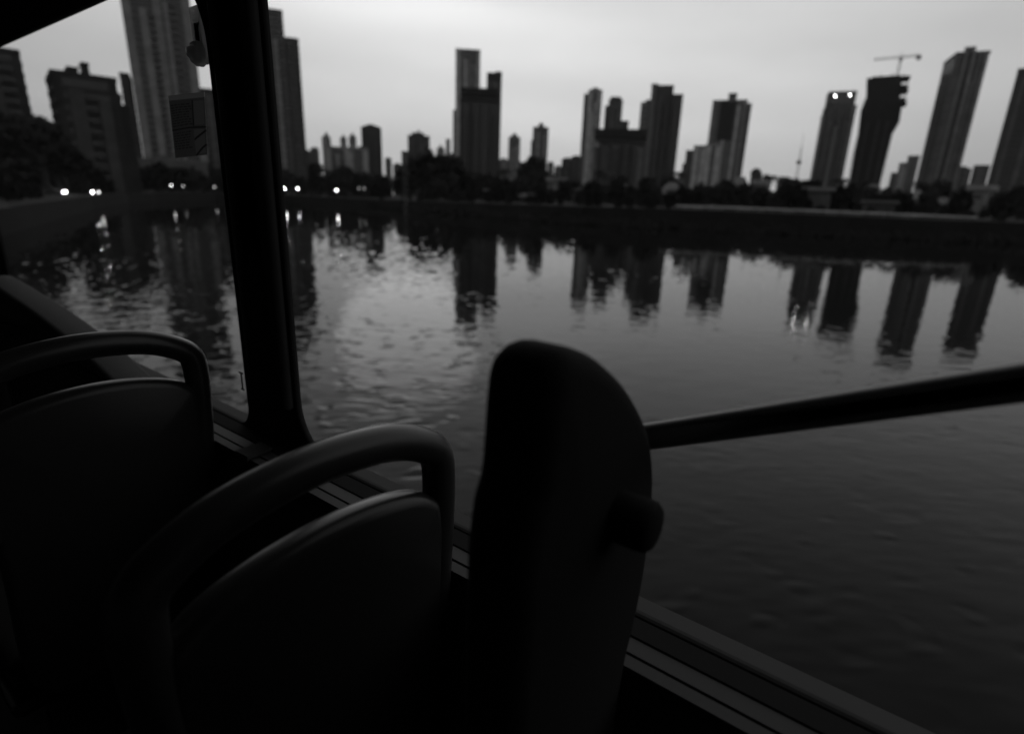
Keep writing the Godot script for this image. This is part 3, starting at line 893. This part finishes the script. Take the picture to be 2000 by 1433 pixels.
	for i in far.size():
		var f = far[i]
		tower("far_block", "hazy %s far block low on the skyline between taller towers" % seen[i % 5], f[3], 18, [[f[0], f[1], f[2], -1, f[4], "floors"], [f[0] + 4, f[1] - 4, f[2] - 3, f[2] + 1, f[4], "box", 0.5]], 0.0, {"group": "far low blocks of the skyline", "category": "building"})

func construction_tower():
	var d := 630.0
	var azc := azimuth(1720, 200)
	var gy: float = shore_at(azc)[1] - 0.4
	var o := thing("construction_tower", "black unfinished tower with bulging top floors and a crane", "tower block", polar(azc, d, gy), -azc)
	var mat := grey(0.03, 0.85, 0.3, true)
	var slabm := grey(0.06, 0.85, 0.3, true)
	var rib := grey(0.09, 0.85, 0.3, true)
	# left and right edges of the outline at several heights
	var rows := [[352, 1659, 1722], [300, 1667, 1735], [262, 1676, 1744], [240, 1679, 1757], [215, 1682, 1761], [200, 1688, 1761], [188, 1693, 1763], [153, 1694, 1768]]
	var h := []
	for r in rows:
		var a0 := tan(azimuth(r[1], r[0]) - azc) * d
		var a1 := tan(azimuth(r[2], r[0]) - azc) * d
		h.append([EYE + rise((r[1] + r[2]) / 2.0, r[0]) * d - gy, a0, a1])
	h[0][0] = 0.0
	for i in h.size() - 1:
		var p = h[i]
		var q = h[i + 1]
		var w0: float = p[2] - p[1]
		var w1: float = q[2] - q[1]
		put("core_section", frustum(w0 - 2.4, 22, w1 - (2.4 if i < 5 else 8.0), 22, q[0] - p[0], Vector2((q[1] + q[2] - p[1] - p[2]) / 2, 0)), mat, o, Transform3D(Basis.IDENTITY, Vector3((p[1] + p[2]) / 2, p[0], 0)))
	var top: float = h[-1][0]
	var y := 3.4
	while y < top + 0.2:
		var k := 0
		while k < h.size() - 2 and h[k + 1][0] < y: k += 1
		var t := clampf((y - h[k][0]) / (h[k + 1][0] - h[k][0]), 0, 1)
		var x0: float = lerpf(h[k][1], h[k + 1][1], t)
		var x1: float = lerpf(h[k][2], h[k + 1][2], t)
		var out: float = 0.0 if y < top - 24 else [3.6, 3.0, -2.0][int(y / 3.4) % 3]
		box("floor_slab", Vector3((x0 + x1 + out) / 2, y, 0), Vector3(x1 - x0 + out, 0.5 if y < top - 24 else 0.9, 25), slabm, o)
		y += 3.4
	for x in [-0.25, 0.05, 0.3]:
		var w: float = h[2][2] - h[2][1]
		box("concrete_rib", Vector3((h[1][1] + h[1][2]) / 2 + x * w, h[3][0] / 2, 12.3), Vector3(1.6, h[3][0], 1.2), rib, o)
	for k in 7:
		box("rebar_post", Vector3(lerpf(h[-1][1] + 1.5, h[-1][2] - 1.5, k / 6.0), top + 1.0, rng.randf_range(-8, 8)), Vector3(0.7, rng.randf_range(1.5, 4.0), 0.7), mat, o)
	# tower crane standing on the roof
	var dc := 632.0
	var base := polar(azimuth(1752, 153), dc, gy + top + 0.6)
	var c := thing("tower_crane", "thin tower crane standing on the unfinished tower", "crane", base, -azimuth(1752, 153))
	var steel := grey(0.12, 0.6, 0.4)
	var hm: float = EYE + rise(1757, 113) * dc - base.y
	for sx in [-0.9, 0.9]:
		for sz in [-0.9, 0.9]:
			put("mast_leg", tube([Vector3(sx, 0, sz), Vector3(sx, hm, sz)], 0.22, 0.22, Vector3.ZERO, 6), steel, c)
	var yy := 0.0
	var flip := 1
	while yy < hm - 1.8:
		for s in [-0.9, 0.9]:
			put("mast_brace", tube([Vector3(-0.9 * flip, yy, s), Vector3(0.9 * flip, yy + 1.8, s)], 0.13, 0.13, Vector3.ZERO, 5), steel, c)
		yy += 1.8
		flip = -flip
	var yr := 0.3     # jib swung so that it runs along the skyline
	var jl := 21.0
	var cl := 13.5
	var dirj := Vector3(-cos(yr), -0.07, sin(yr))
	for off in [Vector3(0, 0, 0.7), Vector3(0, 0, -0.7), Vector3(0, 1.5, 0)]:
		put("jib_chord", tube([dirj * -cl + Vector3(0, hm, 0) + off, dirj * jl + Vector3(0, hm, 0) + off * 0.6], 0.2, 0.2, Vector3.ZERO, 5), steel, c)
	for k in 22:
		var p := dirj * lerpf(-cl, jl, k / 22.0) + Vector3(0, hm, 0)
		var q := dirj * lerpf(-cl, jl, (k + 0.5) / 22.0) + Vector3(0, hm + 1.5, 0)
		put("jib_brace", tube([p + Vector3(0, 0, 0.7), q], 0.1, 0.1, Vector3.ZERO, 4), steel, c)
	put("crane_cab", bevel_box(Vector3(2.2, 2.2, 2.0), 0.2), grey(0.1, 0.6, 0.4), c, Transform3D(Basis.IDENTITY, Vector3(0.2, hm - 1.6, 1.9)))
	put("apex", tube([Vector3(0, hm, 0), Vector3(0, hm + 4.0, 0)], 0.3, 0.3, Vector3.ZERO, 6), steel, c)
	put("counterweight", bevel_box(Vector3(3.4, 3.4, 1.8), 0.2), grey(0.1, 0.8, 0.3), c, Transform3D(Basis.IDENTITY, dirj * -cl + Vector3(0, hm - 1.0, 0)))

func radio_mast():
	var d := 640.0
	var az := azimuth(1556, 345)
	var gy: float = shore_at(az)[1]
	var o := thing("radio_mast", "thin radio mast with a bulb low on its shaft", "mast", polar(az, d, gy), -az)
	var steel := grey(0.12, 0.6, 0.4)
	var top: float = EYE + rise(1569, 259) * d - gy
	var mid: float = EYE + rise(1555, 317) * d - gy
	for k in 3:
		var a := TAU * k / 3.0
		put("mast_leg", tube([Vector3(cos(a) * 2.2, 0, sin(a) * 2.2), Vector3(cos(a) * 0.9, mid, sin(a) * 0.9), Vector3(cos(a) * 0.25, top * 0.82, sin(a) * 0.25)], 0.2, 0.2, Vector3.ZERO, 6), steel, o)
	var y := 2.0
	while y < top * 0.8:
		var r := lerpf(2.2, 0.25, y / (top * 0.82))
		for k in 3:
			var a := TAU * k / 3.0
			var b := TAU * (k + 1) / 3.0
			put("mast_brace", tube([Vector3(cos(a) * r, y, sin(a) * r), Vector3(cos(b) * r, y + 2.4, sin(b) * r)], 0.09, 0.09, Vector3.ZERO, 4), steel, o)
		y += 2.6
	put("antenna", tube([Vector3(0, top * 0.8, 0), Vector3(0, top, 0)], 0.16, 0.16, Vector3.ZERO, 6), steel, o)
	put("dish_drum", lathe([Vector2(0.1, -2.0), Vector2(2.0, -1.4), Vector2(2.4, 0), Vector2(2.0, 1.4), Vector2(0.1, 2.0)], 14), steel, o, Transform3D(Basis.IDENTITY, Vector3(0, mid, 0)))

# ---------------------------------------------------------------- houses on the shore
func house(label: String, x0: float, x1: float, yt: float, d: float, wall: float, roof: float, flat := false):
	var azc := azimuth((x0 + x1) / 2, yt)
	var gy: float = shore_at(azc)[1] - 0.2
	var w := (azimuth(x1, yt) - azimuth(x0, yt)) * d
	var hh: float = EYE + rise((x0 + x1) / 2, yt) * d - gy
	hh = maxf(hh, 3.2)
	var dep := 9.0
	var yaw := rng.randf_range(-0.25, 0.25)
	var o := thing("house", label, "house", polar(azc, d, gy), -azc + yaw, "low houses behind the sea wall")
	var wh := hh * (0.85 if flat else 0.68)
	box("wall", Vector3(0, wh / 2, 0), Vector3(w, wh, dep), grey(wall, 0.85, 0.3, true), o)
	if flat:
		box("roof", Vector3(0, wh + (hh - wh) / 2, 0.4), Vector3(w + 1.4, hh - wh, dep + 1.6), grey(roof, 0.85, 0.3, true), o)
	else:
		put("roof", frustum(w + 1.2, dep + 1.2, w * 0.55, 0.4, hh - wh), grey(roof, 0.85, 0.3, true), o, Transform3D(Basis.IDENTITY, Vector3(0, wh, 0)))
	var nf := maxi(1, int(wh / 3.0))
	var nw := maxi(2, int(w / 3.2))
	for f in nf:
		for k in nw:
			var x := lerpf(-w / 2 + 1.4, w / 2 - 1.4, float(k) / (nw - 1))
			var y := wh / nf * (f + 0.55)
			if f == 0 and k == int(nw / 2):
				var dr := box("door", Vector3(x, 1.05, dep / 2 + 0.03), Vector3(1.0, 2.1, 0.08), grey(0.03, 0.6, 0.4), o)
				continue
			var fr := box("window", Vector3(x, y, dep / 2 + 0.03), Vector3(1.4, 1.3, 0.1), grey(0.2, 0.7, 0.4), o)
			box("pane", Vector3(0, 0, 0.45), Vector3(0.84, 0.82, 0.3), grey(0.02, 0.1, 0.5), fr)

func build_low_buildings():
	var L := [[1072, 1106, 347, 260, 0.3, 0.35, true, "pale flat-roofed house half hidden by shore trees"], [1205, 1228, 352, 250, 0.15, 0.3, false, "small pale-gabled house below the wide-capped block"], [1262, 1300, 366, 215, 0.12, 0.22, false, "grey hip-roofed house below the stepped tower"],
		[1300, 1326, 356, 240, 0.1, 0.26, false, "small hip-roofed house at the stepped tower's foot"], [1434, 1462, 345, 330, 0.2, 0.3, false, "pale hip-roofed house below the broad grey tower"], [1476, 1500, 352, 300, 0.3, 0.4, true, "bright flat-roofed cabin near the domed building"],
		[1562, 1626, 366, 190, 0.14, 0.26, true, "two-deck pavilion with pale roof edges by the sea wall"], [1694, 1724, 360, 260, 0.12, 0.25, false, "grey house below the construction tower"], [1782, 1804, 372, 240, 0.2, 0.34, false, "small pale house beyond the construction tower"],
		[1822, 1866, 386, 190, 0.12, 0.24, false, "low grey house behind the sea wall's far end"], [1905, 1940, 362, 210, 0.3, 0.4, true, "pale flat house at the shore's end"], [950, 988, 370, 230, 0.08, 0.26, true, "low dark house with pale roof line beside the tree mound"],
		[1120, 1162, 360, 240, 0.08, 0.12, false, "dark hip-roofed house among shore trees"], [1690, 1748, 392, 175, 0.12, 0.2, true, "long low grey shed behind the pale coping"], [1010, 1060, 378, 215, 0.06, 0.14, false, "dark low house right of the tree mound"],
		[590, 625, 352, 430, 0.14, 0.2, false, "grey hip-roofed house left of the striped slab"], [640, 700, 368, 330, 0.05, 0.08, true, "long low dark building below the striped slab"], [420, 470, 350, 380, 0.12, 0.15, true, "grey low building seen beside the window post"]]
	for q in L: house(q[7], q[0], q[1], q[2], q[3], q[4], q[5], q[6])

# ---------------------------------------------------------------- trees
func crown_mesh(seed_: int, rx: float, ry: float, clumps: int, leaves: int) -> ArrayMesh:
	var r := RandomNumberGenerator.new()
	r.seed = seed_
	var st := SurfaceTool.new()
	st.begin(Mesh.PRIMITIVE_TRIANGLES)
	for c in clumps:
		var a := r.randf() * TAU
		var v := r.randf_range(-0.75, 1.0)
		var rad := sqrt(maxf(0.0, 1.0 - v * v * 0.85)) * r.randf_range(0.35, 0.9)
		var ctr := Vector3(cos(a) * rad * rx, v * ry * 0.8, sin(a) * rad * rx)
		var cr := r.randf_range(0.22, 0.42) * minf(rx, ry)
		for l in leaves:
			var d := Vector3(r.randfn(), r.randfn() * 0.8, r.randfn()).normalized() * cr * pow(r.randf(), 0.45)
			var p := ctr + d
			var s := r.randf_range(0.035, 0.075)
			var b := Basis(Vector3(r.randfn(), r.randfn(), r.randfn()).normalized(), r.randf() * TAU)
			var n := (d.normalized() + b.z * 0.5).normalized()
			st.set_normal(n)
			var q := [b * Vector3(-s, 0, 0), b * Vector3(0, s * 0.6, 0), b * Vector3(s, 0, 0), b * Vector3(0, -s * 0.6, 0)]
			for k in [0, 1, 2, 0, 2, 3]: st.add_vertex(p + q[k])
	return st.commit()

func trunk_mesh() -> ArrayMesh:
	var st := SurfaceTool.new()
	st.begin(Mesh.PRIMITIVE_TRIANGLES)
	st.append_from(tube([Vector3(0, -0.1, 0), Vector3(0.02, 0.3, 0.01), Vector3(0.0, 0.62, 0.02)], 0.045, 0.045, Vector3.ZERO, 8), 0, Transform3D.IDENTITY)
	for k in 4:
		var a := TAU * k / 4.0 + 0.4
		st.append_from(tube([Vector3(0.01, 0.35, 0.01), Vector3(cos(a) * 0.12, 0.52, sin(a) * 0.12), Vector3(cos(a) * 0.25, 0.72, sin(a) * 0.25)], 0.02, 0.02, Vector3.ZERO, 6), 0, Transform3D.IDENTITY)
	return st.commit()

func palm_crown(seed_: int) -> ArrayMesh:
	var r := RandomNumberGenerator.new()
	r.seed = seed_
	var st := SurfaceTool.new()
	st.begin(Mesh.PRIMITIVE_TRIANGLES)
	for f in 22:
		var a := TAU * f / 22.0 + r.randf() * 0.2
		var lift := r.randf_range(-0.1, 0.8)
		var prev := Vector3.ZERO
		for k in 9:
			var t := (k + 1) / 9.0
			var p := Vector3(cos(a) * 0.3 * t, lift * 0.2 * t - 0.22 * t * t, sin(a) * 0.3 * t)
			var side := Vector3(-sin(a), 0, cos(a))
			for s in [-1.0, 1.0]:
				var tip: Vector3 = p + side * s * 0.075 * (1.1 - t) + Vector3(cos(a) * 0.04, -0.045, sin(a) * 0.04)
				st.set_normal(Vector3(0, 1, 0))
				st.add_vertex(prev); st.add_vertex(p); st.add_vertex(tip)
			prev = p
	return st.commit()

func build_trees():
	for k in 4: tree_meshes.append(crown_mesh(100 + k, [0.42, 0.36, 0.5, 0.3][k], [0.3, 0.36, 0.26, 0.42][k], [46, 44, 54, 44][k], 34))
	var trunk := trunk_mesh()
	var leaf := grey(0.025, 0.7, 0.3)
	var bark := grey(0.05, 0.9, 0.3)
	var pcrown := palm_crown(9)
	var ptrunk := tube([Vector3(0, -0.1, 0), Vector3(0.02, 0.4, 0), Vector3(0.0, 0.78, 0.02)], 0.025, 0.025, Vector3.ZERO, 8)
	# [x middle, y top, distance, kind, label]
	var T := []
	for q in [[62, 238, 185, 1], [90, 250, 190, 3], [20, 225, 190, 0], [112, 275, 200, 0], [-25, 240, 180, 2]]: T.append(q + ["dark tree left of the very dark broad tower"])
	for q in [[345, 338, 345, 2], [372, 334, 350, 0], [392, 345, 345, 2]]: T.append(q + ["dark round tree before the pale podium building"])
	for q in [[800, 322, 275, 1], [822, 308, 270, 0], [846, 300, 265, 1], [868, 306, 270, 0], [886, 322, 280, 2], [790, 345, 268, 2], [836, 340, 262, 2], [872, 345, 262, 2], [905, 335, 290, 0], [930, 338, 300, 2], [958, 342, 300, 1], [915, 362, 262, 2]]: T.append(q + ["dark broad tree in the big mound below the tallest tower"])
	for q in [[1043, 306, 330, 3], [1028, 328, 330, 1], [1060, 336, 320, 0]]: T.append(q + ["dark tree below the stepped hazy tower"])
	var az := -0.80
	while az < 0.84:
		var s := shore_at(az)
		for row in 3:
			var d: float = s[0] + [rng.randf_range(7, 24) + (9.0 if az < -0.1 else 0.0), rng.randf_range(32, 80), rng.randf_range(95, 170)][row]
			var a := az + rng.randf_range(-0.009, 0.009)
			var target: float = [rng.randf_range(-0.006, 0.012), rng.randf_range(0.014, 0.034), rng.randf_range(0.022, 0.042)][row]
			if row < 2 and rng.randf() < 0.12: continue
			if d < 172 and (absf(a - azimuth(125, 375)) < 0.035 or absf(a - azimuth(186, 376)) < 0.035): continue
			var what: String = ["low dark bushy tree by the sea wall before ", "dark taller tree in the shore belt before ", "dark tall tree at the foot of "][row]
			T.append([0, null, d, rng.randi_range(0, 3), what + landmark(a), a, EYE + target * d])
		az += 0.022
	for q in [[1508, 330, 330], [1180, 322, 330], [985, 318, 330], [1330, 322, 320], [1648, 336, 300], [1805, 342, 280]]: T.append([q[0], q[1], q[2], 9, "dark slim palm rising above the shore trees"])
	for q in T:
		var a: float = q[5] if q.size() > 5 else azimuth(q[0], q[1])
		var gy: float = shore_at(a)[1] - 0.2
		var top: float = q[6] if q.size() > 6 else EYE + rise(q[0], q[1]) * q[2]
		var h := maxf(top - gy, 2.2)
		var o := thing("palm_tree" if q[3] == 9 else "tree", q[4], "tree", polar(a, q[2], gy), rng.randf() * TAU, "dark trees along the shore")
		var wide := rng.randf_range(1.0, 1.25) if q[3] != 9 else 1.0
		var xf := Transform3D(Basis.from_scale(Vector3(h * wide, h, h * wide)), Vector3.ZERO)
		if q[3] == 9:
			put("trunk", ptrunk, bark, o, xf)
			put("crown", pcrown, leaf, o, Transform3D(xf.basis, Vector3(0, h * 0.82, 0)))
		else:
			put("trunk", trunk, bark, o, xf)
			var ry: float = [0.3, 0.36, 0.26, 0.42][q[3]]
			var low_crown: bool = q.size() > 5
			var stretch := 0.5 / ry if low_crown else 1.0
			put("crown", tree_meshes[q[3]], leaf, o, Transform3D(xf.basis * Basis.from_scale(Vector3(1.1 if low_crown else 1.0, stretch, 1.1 if low_crown else 1.0)), Vector3(0, h * (1.0 - ry * stretch * 0.92), 0)))

func landmark(a: float) -> String:
	for q in [[95, "the black tall slab"], [245, "the very dark broad tower"], [400, "the huge ribbed tower"], [630, "the storey-lined tower"], [770, "the striped mid-rise"], [890, "the pinnacle tower"], [985, "the black crowned block"], [1030, "the pointed hazy tower"],
		[1110, "the stepped hazy tower"], [1180, "the twin-shaft tower"], [1260, "the wide-capped block"], [1340, "the pale-edged stepped tower"], [1470, "the broad grey tower"], [1590, "the radio mast"], [1665, "the floodlit-roof tower"], [1760, "the unfinished tower"], [1810, "the hazy low block"], [1900, "the ribbed end tower"]]:
		if a < azimuth(q[0], 360): return q[1]
	return "the skyline's last blocks"

# ---------------------------------------------------------------- lamps and cars
func build_lights_and_cars():
	# promenade lamps: bright and dim ones
	var i := 0
	for q in [[334, 362, 0.35], [357, 363, 0.09], [418, 365, 0.14], [555, 368, 1.6], [581, 368, 1.6], [657, 371, 1.6], [701, 368, 0.05], [711, 368, 0.05]]:
		var az := azimuth(q[0], q[1])
		var s := shore_at(az)
		var d: float = s[0] + 5.0
		var y: float = EYE + rise(q[0], q[1]) * d
		var gy: float = s[1]
		var hh := maxf(y - gy, 1.2)
		var o := thing("promenade_lamp", "brightly lit globe lamp on a short post on the far promenade" if q[2] > 1 else "dimly lit globe lamp on a short post on the far promenade", "street lamp", polar(az, d, gy), -az, "lit promenade lamps")
		put("post", tube([Vector3(0, -0.1, 0), Vector3(0, hh - 0.2, 0)], 0.06, 0.06, Vector3.ZERO, 8), grey(0.06, 0.5, 0.4), o)
		put("post_base", lathe([Vector2(0.22, 0), Vector2(0.2, 0.1), Vector2(0.1, 0.3), Vector2(0.07, 0.34)], 12), grey(0.06, 0.5, 0.4), o)
		var pr := []
		for k in 9: pr.append(Vector2(maxf(0.24 * sin(PI * k / 8.0), 0.005), -0.24 * cos(PI * k / 8.0)))
		put("globe", lathe(pr, 14), glow(24.0 * q[2]), o, Transform3D(Basis.IDENTITY, Vector3(0, hh, 0)))
		lamp(Vector3(0, hh, 0), 1.2 * q[2], 0.24, o)
		i += 1
	car("dark car with one wide lit headlight near the very dark tower", 125, 375, 1.15, 1.0, 1.0)
	car("dark car behind the wide-lit one, one headlight bright, one dim", 186, 376, 0.1, 1.5, 0.2)

func car(label: String, px: float, py: float, yaw: float, e0: float, e1: float):
	var az := azimuth(px, py)
	var s := shore_at(az)
	var gy: float = s[1]
	var t := -rise(px, py)
	var d: float = clampf((EYE - gy - 0.68) / t, s[0] + 4.0, 400.0)
	var o := thing("car", label, "car", polar(az, d, gy), -az + yaw, "cars with lit headlights on the shore road")
	var paint := grey(0.05, 0.3, 0.5)
	var side := [Vector2(-4.2, 0.35), Vector2(-4.25, 0.75), Vector2(-4.15, 1.0), Vector2(-3.6, 1.05), Vector2(-1.2, 1.0), Vector2(-0.3, 0.86), Vector2(0.0, 0.7), Vector2(0.05, 0.4), Vector2(-0.2, 0.28), Vector2(-2.0, 0.26), Vector2(-4.0, 0.28)]
	var turn := Basis(Vector3.UP, -PI / 2)
	# contour x (negative = towards the tail) along local z
	put("body", slab(curve_through(side, 4, true), -0.87, 0.87, 0.1, 3), paint, o, Transform3D(turn, Vector3.ZERO))
	var cab := [Vector2(-3.75, 1.0), Vector2(-3.3, 1.42), Vector2(-2.6, 1.48), Vector2(-1.95, 1.42), Vector2(-1.1, 0.98)]
	put("cabin", slab(curve_through(cab, 4, true), -0.74, 0.74, 0.12, 3), grey(0.02, 0.1, 0.5), o, Transform3D(turn, Vector3.ZERO))
	put("roof", bevel_box(Vector3(1.2, 0.05, 1.3), 0.02), paint, o, Transform3D(Basis.IDENTITY, Vector3(0, 1.48, -2.62)))
	for z in [-0.75, -3.4]:
		for x in [-0.8, 0.8]:
			var w := put("wheel", lathe([Vector2(0.18, -0.1), Vector2(0.3, -0.1), Vector2(0.32, -0.06), Vector2(0.32, 0.06), Vector2(0.3, 0.1), Vector2(0.18, 0.1)], 18), grey(0.02, 0.9, 0.3), o, Transform3D(Basis(Vector3.BACK, PI / 2), Vector3(x, 0.32, z)))
			put("rim", lathe([Vector2(0.01, 0.07), Vector2(0.18, 0.08), Vector2(0.18, -0.08), Vector2(0.01, -0.07)], 18), grey(0.3, 0.4, 0.5), w)
	var es := [e0, e1]
	for k in 2:
		var at := Vector3(-0.6 + 1.2 * k, 0.68, 0.02)
		var pr := [Vector2(0.005, 0.07), Vector2(0.08, 0.06), Vector2(0.14, 0.03), Vector2(0.16, -0.03), Vector2(0.1, -0.1), Vector2(0.01, -0.1)]
		put("headlight", lathe(pr, 14), glow(45.0 * es[k]), o, Transform3D(Basis(Vector3.RIGHT, PI / 2), at))
		lamp(at + Vector3(0, 0, 0.4), 1.2 * es[k], 0.14, o)
